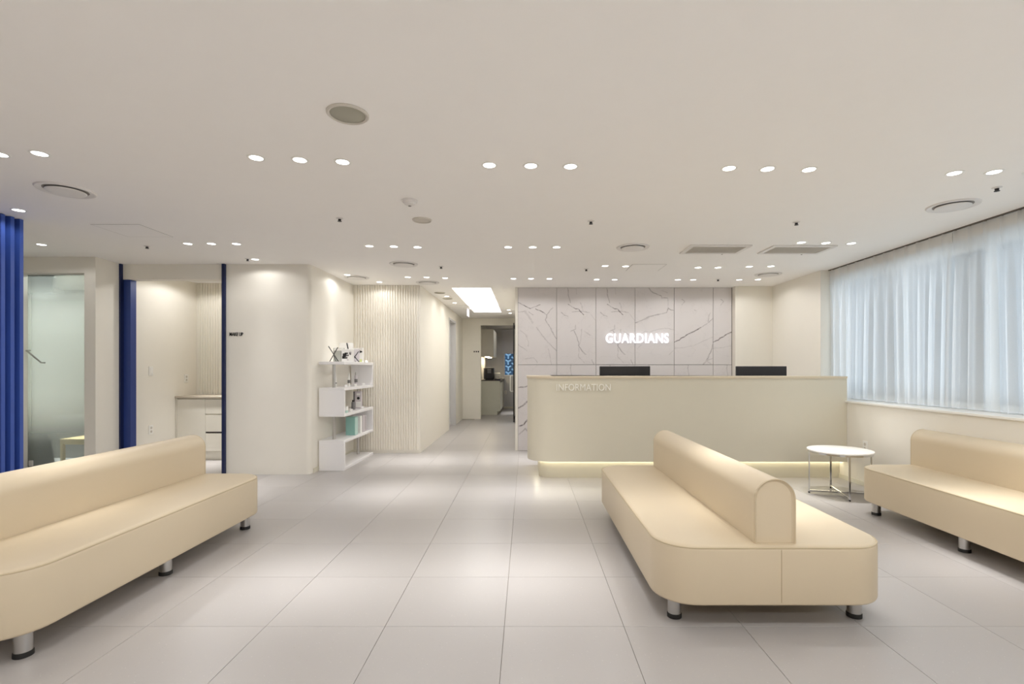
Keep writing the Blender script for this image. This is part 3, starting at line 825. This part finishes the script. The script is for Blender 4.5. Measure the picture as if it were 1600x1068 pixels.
# ------------------------------------------------------------------ make-up room cabinet
CYF = 7.10
cab = empty('vanity_cabinet', (-4.3, CYF, 0))
tag(cab, 'off-white vanity cabinet with a door and drawers inside the make-up room', 'cabinet')
def cb_(name, m, x0, x1, y0, y1, z0, z1, par=cab, bev=0.001):
    return MB().box(x0 + 4.3, x1 + 4.3, y0 - CYF, y1 - CYF, z0, z1, bev=bev, seg=1).build(name, m, par)
cb_('body', M['cabinet'], -4.926, -3.69, CYF + 0.02, 7.50, 0.13, 0.875)
cb_('kick', M['cabinet'], -4.92, -3.69, CYF + 0.05, CYF + 0.07, 0.0, 0.13)
cb_('side_panel', M['cabinet'], -4.926, -4.908, CYF - 0.002, CYF + 0.02, 0.0, 0.875)
cb_('door', M['cabinet'], -4.905, -4.512, CYF, CYF + 0.02, 0.135, 0.862)
for (z0, z1) in ((0.655, 0.862), (0.405, 0.640), (0.135, 0.380)):
    cb_('drawer', M['cabinet'], -4.507, -4.10, CYF, CYF + 0.02, z0, z1)
    cb_('drawer', M['cabinet'], -4.095, -3.70, CYF, CYF + 0.02, z0, z1)
cb_('finger_gap', M['counter_dark'], -4.507, -3.70, CYF + 0.005, CYF + 0.02, 0.382, 0.403, bev=0)
tag(MB().box(-4.928, -3.668, CYF - 0.02, 7.53, 0.875, 0.905, bev=0.002, seg=1).build('vanity_worktop', M['counter_beige']), 'taupe worktop on the vanity cabinet in the make-up room', 'worktop')

# ------------------------------------------------------------------ wall plates
def plate(loc, rz, kind, label):
    o = empty('light_switch' if kind == 'switch' else 'power_outlet', loc, rz)
    tag(o, label, 'switch' if kind == 'switch' else 'outlet')
    MB().box(-0.036, 0.036, -0.009, 0, -0.06, 0.06, bev=0.003).build('cover', M['white_plastic'], o)
    if kind == 'switch':
        MB().box(-0.02, 0.02, -0.013, -0.009, -0.04, 0.04, bev=0.0015, seg=1).build('rocker', M['white_plastic'], o)
    else:
        for z in (-0.024, 0.024):
            s = MB().lathe([(0, 0), (0.017, 0), (0.017, 0.002), (0.013, 0.002), (0.012, 0.0005), (0, 0.0005)], 16).build('socket', M['vent_grille'], o)
            s.rotation_euler = (PI / 2, 0, 0); s.location = (0, -0.009, z)
plate((-4.93, 6.63, 1.26), PI / 2, 'switch', 'white rocker switch on the make-up room wall near the blue door edge')
plate((-4.93, 7.32, 1.15), PI / 2, 'outlet', 'white power outlet above the vanity worktop in the make-up room')
plate((-4.93, 6.63, 0.49), PI / 2, 'outlet', 'white power outlet low on the make-up room wall')
plate((3.72, 5.53, 0.44), -PI / 2, 'outlet', 'white power outlet on the wall behind the round table')
plate((-0.66, 16.298, 0.52), 0, 'outlet', 'white power outlet low on the pantry back wall')

# ------------------------------------------------------------------ blue pleated partition
bp = MB()
y0, y1, pitch, dep = 3.0, 4.32, 0.076, 0.05
pts = []
k = 0; y = y1
while y > y0:
    pts += [(-4.30, y), (-4.30, y - pitch * 0.42), (-4.30 - dep, y - pitch * 0.5), (-4.30 - dep, y - pitch * 0.92)]
    y -= pitch
back_ = [(p[0] - 0.012, p[1]) for p in pts][::-1]
part = tag(bp.prism(pts + back_, 0.0, CZ - 0.002).build('folding_partition', M['blue']), 'deep blue pleated partition standing at the left picture edge', 'partition')

# ------------------------------------------------------------------ frosted glass panel and treatment room
gp = empty('glass_partition', ((GX0 + GX1) / 2, 5.83, 0))
tag(gp, 'tall glass panel with graded frosting in the doorway beside the blue partition', 'glass panel')
def gpb(name, m, x0, x1, y0, y1, z0, z1, bev=0.0):
    return MB().box(x0 - gp.location.x, x1 - gp.location.x, y0 - 5.83, y1 - 5.83, z0, z1, bev=bev, seg=1).build(name, m, gp)
gpb('pane', M['frosted'], GX0 + 0.045, GX1 - 0.002, 5.825, 5.835, 0.012, GZ - 0.012)
gpb('pane', M['frosted'], GX0 + 0.002, GX0 + 0.036, 5.825, 5.835, 0.012, GZ - 0.012)
gpb('top_channel', M['vent_white'], GX0 + 0.002, GX1 - 0.002, 5.815, 5.845, GZ - 0.012, GZ)
gpb('floor_channel', M['brushed'], GX0 + 0.002, GX1 - 0.002, 5.815, 5.845, 0.0, 0.012)
gpb('hinge', M['chrome'], GX0 + 0.02, GX0 + 0.075, 5.812, 5.848, 0.17, 0.235, 0.004)
hd = MB()
hd.tube([(GX0 + 0.03 - gp.location.x, -0.006, 1.50), (GX0 + 0.03 - gp.location.x, -0.05, 1.50), (GX0 + 0.20 - gp.location.x, -0.05, 1.36), (GX0 + 0.20 - gp.location.x, -0.006, 1.36)], 0.009)
hd.build('handle', M['acrylic_grey'], gp, smooth=True)
st = empty('wooden_stool', (-5.5, 6.45, 0))
tag(st, 'pale birch stool with square frame seen through the frosted glass panel', 'stool')
B('seat', M['wood'], (-0.28, 0.28, -0.19, 0.19, 0.385, 0.42), st, bev=0.003)
for x in (-0.262, 0.262):
    for y in (-0.17, 0.17):
        B('leg', M['wood'], (x - 0.018, x + 0.018, y - 0.018, y + 0.018, 0.0, 0.385), st, bev=0.002)
for y in (-0.17, 0.17):
    B('rail', M['wood'], (-0.244, 0.244, y - 0.012, y + 0.012, 0.35, 0.385), st)
bd = empty('treatment_bed', (-6.2, 7.6, 0))
tag(bd, 'dark grey low treatment bed dimly seen through the foot of the frosted glass', 'bed')
MB().box(-0.95, 0.95, -0.35, 0.35, 0.42, 0.60, bev=0.04, seg=3).build('mattress', M['grey_item'], bd, smooth=True)
MB().box(-0.9, 0.9, -0.30, 0.30, 0.0, 0.42, bev=0.004).build('base', M['grey_item'], bd)

# ------------------------------------------------------------------ pantry
kb = empty('base_cabinet', (-1.0, 14.0, 0)); tag(kb, 'pale sage base cabinet in the pantry at the end of the corridor', 'cabinet')
B('body', M['cab_green'], (-0.255, 0.265, 0.0, 2.2, 0.10, 0.945), kb, bev=0.002)
B('kick', M['cab_green'], (-0.255, 0.20, 0.01, 2.2, 0.0, 0.10), kb)
for k in range(3):
    d = B('door', M['cab_green'], (0.265, 0.284, 0.012 + k * 0.73, 0.73 + k * 0.73, 0.11, 0.925), kb, bev=0.002)
    MB().box(0.284, 0.29, 0.08 + k * 0.73, 0.66 + k * 0.73, 0.895, 0.915).build('handle', M['counter_dark'], d)
tag(B('pantry_worktop', M['counter_dark'], (-1.258, -0.70, 13.99, 16.29, 0.945, 0.968), bev=0.002), 'dark worktop on the pantry base cabinet', 'worktop')
uc = empty('wall_cabinet', (-1.0, 14.0, 1.62)); tag(uc, 'pale wall cabinet hung above the pantry worktop', 'cabinet')
B('body', M['cabinet'], (-0.258, 0.08, 0, 1.6, 0.0, 0.76), uc, bev=0.002)
for k in range(2): B('door', M['cabinet'], (0.08, 0.097, 0.005 + k * 0.8, 0.795 + k * 0.8, 0.004, 0.756), uc, bev=0.002)
B('light_strip', M['led_small'], (-0.15, -0.05, 0.15, 1.4, -0.012, 0.0), uc)
cm = empty('coffee_machine', (-1.035, 14.32, 0.968)); tag(cm, 'black coffee machine standing on the pantry worktop', 'coffee machine')
MB().box(-0.12, 0.12, -0.10, 0.16, 0.03, 0.34, bev=0.012).build('body', M['monitor'], cm)
B('drip_tray', M['black'], (-0.11, 0.11, -0.2, 0.16, 0.0, 0.03), cm, bev=0.004)
B('brew_head', M['grey_item'], (-0.05, 0.05, -0.17, -0.10, 0.19, 0.30), cm, bev=0.006)
B('water_tank', M['grey_item'], (-0.165, -0.122, -0.06, 0.12, 0.02, 0.33), cm, bev=0.008)
ts = empty('toaster', (-0.82, 14.45, 0.968)); tag(ts, 'small cream toaster beside the black coffee machine', 'toaster')
MB().box(-0.09, 0.09, -0.12, 0.12, 0.015, 0.20, bev=0.03, seg=3).build('body', M['cabinet'], ts, smooth=True)
B('slot', M['black'], (-0.05, 0.05, -0.09, 0.09, 0.199, 0.201), ts)
B('base', M['black'], (-0.085, 0.085, -0.115, 0.115, 0.0, 0.016), ts)
kn = MB().lathe([(0, 0), (0.018, 0), (0.016, 0.015), (0, 0.015)], 14).build('dial', M['brushed'], ts); kn.rotation_euler = (PI / 2, 0, 0); kn.location = (0.03, -0.12, 0.08)
rb = empty('roller_blind', (-0.19, 16.26, 0)); tag(rb, 'grey roller blind half lowered over the pantry window', 'blind')
B('cloth', M['blind'], (-0.6, 0.6, -0.004, 0.0, 1.78, CZ - 0.04), rb)
MB().tube([(-0.61, 0.006, CZ - 0.03), (0.61, 0.006, CZ - 0.03)], 0.025, 12).build('roller', M['blind'], rb, smooth=True)
B('bottom_bar', M['blind'], (-0.6, 0.6, -0.01, 0.006, 1.76, 1.785), rb)
kw = MB()
kw.box(WX0, WX0 + 0.03, 16.36, 16.4, WZ0, WZ1); kw.box(WX1 - 0.03, WX1, 16.36, 16.4, WZ0, WZ1); kw.box(WX0 + 0.03, WX1 - 0.03, 16.36, 16.4, WZ0, WZ0 + 0.03); kw.box(WX0 + 0.03, WX1 - 0.03, 16.36, 16.4, WZ1 - 0.03, WZ1)
kwin = struct(kw.build('window_5', M['white_plastic']))
B('pane', M['glass'], (WX0 + 0.03, WX1 - 0.03, 16.378, 16.383, WZ0 + 0.03, WZ1 - 0.03), kwin)
scr = empty('breeze_block_screen', (-0.2, 17.0, 0.0)); tag(scr, 'light blue screen of three-armed blocks outside the pantry window', 'screen wall')
B('backing', M['block_deep'], (-0.9, 0.9, 0.12, 0.16, 0.0, 2.4), scr)
B('plinth', M['block_blue'], (-0.9, 0.9, 0.0, 0.12, 0.0, 0.62), scr)
me = None
for i in range(8):
    for j in range(9):
        if me is None:
            b = MB()
            for a in (PI / 2 * -1, PI / 6, PI * 5 / 6):
                b.tube([(0, 0, 0), (0.105 * math.cos(a), 0, 0.105 * math.sin(a))], 0.030, 6)
            o = b.build('block', M['block_blue'], scr); me = o.data
        else:
            o = bpy.data.objects.new('block', me); COL.objects.link(o); o.parent = scr
        o.location = (-0.8 + i * 0.2, 0.05, 0.72 + j * 0.2 + (0.1 if i % 2 else 0))
# glass pantry door, standing open along the corridor
gd = empty('glass_door', (-0.302, 12.84, 0), -PI / 2 + 0.012)
tag(gd, 'open glass door with black edge rail and white pull handle at the pantry', 'door')
B('pane', M['glass'], (0.03, 0.80, -0.006, 0.006, 0.03, 2.36), gd)
B('edge_rail', M['black'], (0.80, 0.815, -0.014, 0.014, 0.012, 2.375), gd)
B('pivot', M['black'], (0.0, 0.14, -0.018, 0.018, 2.29, 2.375), gd, bev=0.003)
B('pivot', M['black'], (0.0, 0.14, -0.018, 0.018, 0.012, 0.09), gd, bev=0.003)
MB().tube([(0.70, -0.006, 0.74), (0.70, -0.075, 0.74), (0.70, -0.085, 0.76), (0.70, -0.085, 1.10), (0.70, -0.075, 1.12), (0.70, -0.006, 1.12)], 0.011, 8).build('pull_handle', M['white_plastic'], gd, smooth=True)
# hanging corridor sign
hs = empty('hanging_sign', (-1.22, 10.6, CZ)); tag(hs, 'small pale violet blade sign hanging from the corridor ceiling', 'sign')
B('bracket', M['white_plastic'], (-0.09, 0.09, -0.02, 0.02, -0.03, 0.0), hs)
B('blade', M['sign_blade'], (-0.012, 0.012, -0.14, 0.14, -0.19, -0.03), hs, bev=0.002)

# ------------------------------------------------------------------ ceiling fittings
dl_rim = MB().lathe([(0.038, 0.0), (0.038, -0.002), (0.045, -0.004), (0.052, -0.002), (0.052, 0.0)], 28).build('trim_ring', M['white_plastic'], smooth=True).data
dl_lens = MB().lathe([(0.0, -0.0015), (0.038, -0.0015), (0.038, -0.0003), (0.0, -0.0003)], 24).build('lens', M['lamp']).data
for nm in ('trim_ring', 'lens'):
    bpy.data.objects.remove(bpy.data.objects[nm])
spot_d = bpy.data.lights.new('downlight_beam', 'SPOT')
spot_d.energy = SPOT_W; spot_d.color = LAMP; spot_d.spot_size = math.radians(165); spot_d.spot_blend = 0.25; spot_d.shadow_soft_size = 0.04
spot_d.use_nodes = True                                  # the lamp's own beam: a soft hot core and a weak wide spill
_n = spot_d.node_tree.nodes; _l = spot_d.node_tree.links
_em = [q for q in _n if q.type == 'EMISSION'][0]
_tc = _n.new('ShaderNodeTexCoord'); _sp = _n.new('ShaderNodeSeparateXYZ'); _l.new(_tc.outputs['Normal'], _sp.inputs[0])
_ab = _n.new('ShaderNodeMath'); _ab.operation = 'ABSOLUTE'; _l.new(_sp.outputs[2], _ab.inputs[0])
_pw = _n.new('ShaderNodeMath'); _pw.operation = 'POWER'; _pw.inputs[1].default_value = BEAM_POW; _l.new(_ab.outputs[0], _pw.inputs[0])
_ma = _n.new('ShaderNodeMath'); _ma.operation = 'MULTIPLY_ADD'; _ma.inputs[1].default_value = 1.0; _ma.inputs[2].default_value = BEAM_SPILL; _l.new(_pw.outputs[0], _ma.inputs[0])
_l.new(_ma.outputs[0], _em.inputs['Strength'])

def downlight(x, y, label, group, power=1.0):
    o = empty('downlight', (x, y, CZ)); tag(o, label, 'downlight', group)
    a = bpy.data.objects.new('trim_ring', dl_rim); COL.objects.link(a); a.parent = o
    b = bpy.data.objects.new('lens', dl_lens); COL.objects.link(b); b.parent = o
    d = spot_d
    if power != 1.0:
        key = 'beam_%.2f' % power
        d = bpy.data.lights.get(key)
        if d is None:
            d = spot_d.copy(); d.name = key; d.energy = SPOT_W * power
    l = bpy.data.objects.new('beam', d); COL.objects.link(l); l.parent = o; l.location = (0, 0, -0.012)
    return o
ORD3 = ('left', 'middle', 'right'); ORD2 = ('left', 'right')
def clusters(rows, power=1.0):
    for where, pts in rows:
        names = ORD3 if len(pts) == 3 else ORD2 if len(pts) == 2 else ('',)
        for nme, (x, y) in zip(names, pts):
            if len(pts) == 1: lb = 'round recessed downlight ' + where
            else: lb = 'round recessed downlight, %s one of the %s %s' % (nme, {2: 'pair', 3: 'trio'}[len(pts)], where)
            downlight(x, y, lb, 'recessed ceiling downlights', power)
clusters([
    ('nearest the left picture edge', [(-3.38, 2.98), (-3.13, 3.0), (-2.88, 2.99)]),
    ('nearest the viewer over the left sofa', [(-1.63, 3.05), (-1.38, 3.08), (-1.13, 3.11)]),
    ('nearest the viewer at the picture centre', [(-0.23, 3.16), (0.03, 3.17), (0.28, 3.18)]),
    ('over the double-sided sofa', [(1.29, 3.21), (1.54, 3.22), (1.81, 3.23)]),
    ('over the near end of the curtains', [(2.79, 3.29), (3.03, 3.27), (3.28, 3.27)]),
    ('just above the blue partition', [(-4.08, 4.06)]),
    ('before the frosted glass panel', [(-4.98, 5.19)]),
    ('before the make-up doorway', [(-3.45, 5.15), (-3.21, 5.15), (-2.96, 5.16)]),
    ('before the corridor, second row', [(-1.63, 5.25), (-1.38, 5.27), (-1.14, 5.3)]),
    ('before the left corner of the desk', [(-0.19, 5.3), (0.07, 5.3), (0.32, 5.3)]),
    ('above the round side table', [(2.78, 5.1), (3.04, 5.12), (3.31, 5.14)]),
    ('washing the MAKE UP wall', [(-3.16, 5.89)]),
    ('above the zigzag shelf', [(-2.43, 6.86)]),
    ('washing the fluted wall', [(-2.16, 7.44)]),
    ('at the mouth of the corridor', [(-1.65, 7.04), (-1.39, 7.05), (-1.14, 7.11)]),
    ('before the left edge of the marble wall', [(-0.18, 7.16), (0.07, 7.16), (0.33, 7.17)]),
    ('above the desk left of the ceiling hatch', [(0.98, 6.27), (1.24, 6.29)]),
    ('above the middle of the desk', [(2.17, 6.37), (2.42, 6.37)]),
    ('above the desk end by the window', [(2.79, 6.31), (3.05, 6.29)]),
    ('before the marble left of the GUARDIANS sign', [(1.01, 7.23), (1.27, 7.24)]),
    ('before the marble right of the GUARDIANS sign', [(2.18, 7.25), (2.4, 7.25)]),
    ('before the cream wall right of the marble', [(3.06, 7.25), (3.32, 7.23)]),
])
clusters([
    ('on the corridor ceiling between two grey discs', [(-1.4, 8.91)]),
    ('far along the left of the corridor ceiling', [(-1.39, 9.82)]),
    ('on the right of the corridor ceiling, the nearer one', [(-0.38, 11.01)]),
    ('on the right of the corridor ceiling, the farther one', [(-0.37, 11.65)]),
], 0.4)
clusters([
    ('seen through the glass panel at its left', [(-6.86, 7.0)]),
    ('added inside the treatment room to brighten the glass panel from close behind', [(-5.55, 6.3)]),  # added lamp, brightens the frosted film from behind
    ('added inside the treatment room to brighten it, right of the bed', [(-5.5, 7.3)]),  # another added lamp, lifts the dark room behind the glass
    ('seen through the glass panel at its middle', [(-6.58, 7.0)]),
], 5.0)
# unseen rows added above and behind the viewer for brightness, then side-room lamps
for y in (1.0, -1.1):
    for xc in (-3.13, -1.38, 0.03, 1.54, 3.03):
        for dx in (-0.25, 0, 0.25):
            downlight(xc + dx, y, 'added downlight overhead, out of the picture, brightening the room from above the viewer', 'added downlights above the viewer', 2.3)
downlight(-4.35, 6.85, 'round recessed downlight inside the make-up room, hidden by the door header', 'recessed ceiling downlights', 4.0)
downlight(-0.3, 14.6, 'round recessed downlight inside the pantry, hidden by the door header', 'recessed ceiling downlights', 2.4)

def diffuser(x, y, label, tilt=0.0):
    o = empty('air_diffuser', (x, y, CZ)); tag(o, label, 'air vent', 'round ceiling air diffusers')
    MB().lathe([(0.128, -0.001), (0.150, -0.012), (0.166, -0.010), (0.172, 0.0), (0.128, 0.0)], 40).build('ring', M['vent_white'], o, smooth=True)
    MB().lathe([(0, 0), (0.129, 0), (0.129, -0.002), (0, -0.002)], 32).build('throat', M['vent_dark'], o)
    MB().lathe([(0, -0.024), (0.085, -0.024), (0.112, -0.018), (0.116, -0.012), (0.10, -0.008), (0, -0.008)], 40).build('dish', M['vent_white'], o, smooth=True)
    MB().lathe([(0, -0.009), (0.02, -0.009), (0.02, -0.002), (0, -0.002)], 12).build('stem', M['vent_white'], o)
for x, y, lb in [(-3.28, 3.60, 'large round white air diffuser before the blue partition'), (3.33, 3.94, 'large round white air diffuser beside the curtain rail'),
                 (1.12, 5.30, 'round white air diffuser left of the two slotted ceiling grilles'), (-1.49, 6.15, 'round white air diffuser between two downlight trios left of centre'),
                 (-2.37, 7.06, 'round white air diffuser above the zigzag shelf'), (-1.46, 7.48, 'round white air diffuser at the mouth of the corridor'),
                 (3.27, 6.82, 'round white air diffuser in the far right ceiling corner')]:
    diffuser(x, y, lb)
def speaker(x, y, r, label, m, cat='speaker'):
    o = empty('ceiling_speaker', (x, y, CZ)); tag(o, label, cat, 'round grey ceiling discs')
    MB().lathe([(r * 0.84, 0), (r * 0.84, -0.008), (r * 0.93, -0.012), (r, -0.006), (r, 0)], 40).build('ring', m if m is not M['speaker_mesh'] else M['vent_grille'], o, smooth=True)
    MB().lathe([(0, -0.007), (r * 0.80, -0.006), (r * 0.84, -0.003), (r * 0.84, -0.001), (0, -0.001)], 40).build('grille', m, o, smooth=True)
speaker(-0.89, 2.52, 0.102, 'grey-green round speaker on the ceiling nearest the viewer', M['speaker_mesh'])
speaker(-0.89, 4.32, 0.082, 'faint flat grey disc on the ceiling behind the smoke detector', M['vent_grille'], 'disc')
speaker(-1.45, 8.49, 0.09, 'grey round grille on the corridor ceiling, the nearer of two', M['speaker_mesh'])
speaker(-1.43, 9.19, 0.09, 'grey round grille on the corridor ceiling, the farther of two', M['speaker_mesh'])
o = empty('smoke_detector', (-0.88, 3.82, CZ)); tag(o, 'small white domed smoke detector on the ceiling', 'smoke detector')
MB().lathe([(0, 0), (0.058, 0), (0.058, -0.014), (0.050, -0.018), (0, -0.018)], 32).build('base', M['vent_white'], o, smooth=True)
MB().lathe([(0, -0.018), (0.046, -0.018), (0.042, -0.030), (0.024, -0.040), (0, -0.042)], 32).build('dome', M['vent_white'], o, smooth=True)
MB().lathe([(0, -0.042), (0.012, -0.042), (0.010, -0.047), (0, -0.047)], 12).build('sensor', M['vent_dark'], o, smooth=True)
for x, y, lb in [(-1.58, 4.28, 'small dark sprinkler head left of the smoke detector'), (-3.94, 5.25, 'small dark sprinkler head between the ceiling hatch and the make-up doorway'), (0.56, 4.36, 'small dark sprinkler head on the ceiling right of centre'),
                 (2.35, 4.39, 'small dark sprinkler head before the slotted ceiling grilles'), (3.31, 3.55, 'small dark sprinkler head beside the large diffuser near the curtains'), (-1.06, 6.30, 'small dark sprinkler head near the corridor mouth'),
                 (0.77, 6.46, 'small dark sprinkler head left of the desk downlights'), (2.74, 7.21, 'small dark sprinkler head before the right end of the marble'), (-3.23, 5.86, 'small dark sprinkler head close to the MAKE UP wall'), (-5.85, 7.1, 'small sprinkler head seen through the top of the glass panel')]:
    o = empty('sprinkler', (x, y, CZ)); tag(o, lb, 'sprinkler', 'ceiling sprinkler heads')
    MB().lathe([(0, 0), (0.030, 0), (0.030, -0.003), (0.014, -0.008), (0, -0.008)], 20).build('rosette', M['vent_white'], o, smooth=True)
    MB().lathe([(0, -0.008), (0.013, -0.008), (0.011, -0.022), (0.017, -0.024), (0.017, -0.027), (0, -0.027)], 16).build('head', M['monitor'], o, smooth=True)
def cassette(x0, x1, y0, y1, label):
    o = empty('ceiling_air_conditioner', ((x0 + x1) / 2, (y0 + y1) / 2, CZ)); tag(o, label, 'air conditioner', 'slotted ceiling grilles')
    w, d = (x1 - x0) / 2, (y1 - y0) / 2
    f = MB(); t = 0.045
    f.box(-w, w, -d, -d + t, -0.014, 0, bev=0.004); f.box(-w, w, d - t, d, -0.014, 0, bev=0.004); f.box(-w, -w + t, -d + t, d - t, -0.014, 0); f.box(w - t, w, -d + t, d - t, -0.014, 0)
    f.build('frame', M['vent_white'], o)
    B('throat', M['vent_grille'], (-w + t, w - t, -d + t, d - t, -0.002, 0), o)
    n = 14
    for k in range(n):
        yy = -d + t + (2 * d - 2 * t) * (k + 0.5) / n
        s = MB().box(-w + t, w - t, -0.008, 0.008, -0.001, 0.001).build('slat', M['vent_grille'], o); s.location = (0, yy, -0.008); s.rotation_euler = (0.12, 0, 0)
    B('panel_clip', M['vent_dark'], (w * 0.45, w * 0.45 + 0.012, d - 0.01, d + 0.004, -0.018, -0.012), o)
cassette(1.69, 2.33, 5.19, 5.57, 'flat slotted air conditioner grille on the ceiling, the left of two above the desk front')
cassette(2.55, 3.22, 5.21, 5.58, 'flat slotted air conditioner grille on the ceiling, the right of two above the desk front')
def hatch(x, y, w, label):
    o = empty('ceiling_hatch', (x, y, CZ)); tag(o, label, 'hatch', 'ceiling access hatches')
    h = w / 2; f = MB(); t = 0.004
    f.box(-h, h, -h, -h + t, -0.0012, 0); f.box(-h, h, h - t, h, -0.0012, 0); f.box(-h, -h + t, -h + t, h - t, -0.0012, 0); f.box(h - t, h, -h + t, h - t, -0.0012, 0)
    f.build('joint', M['vent_dark'], o)
    B('lid', M['ceiling'], (-h + t + 0.001, h - t - 0.001, -h + t + 0.001, h - t - 0.001, -0.002, 0), o)
hatch(-3.63, 4.67, 0.43, 'square white access hatch on the ceiling before the make-up room')
hatch(1.51, 6.38, 0.42, 'square white access hatch on the ceiling above the desk')
hatch(-1.38, 10.4, 0.42, 'square access hatch at the left of the corridor ceiling')
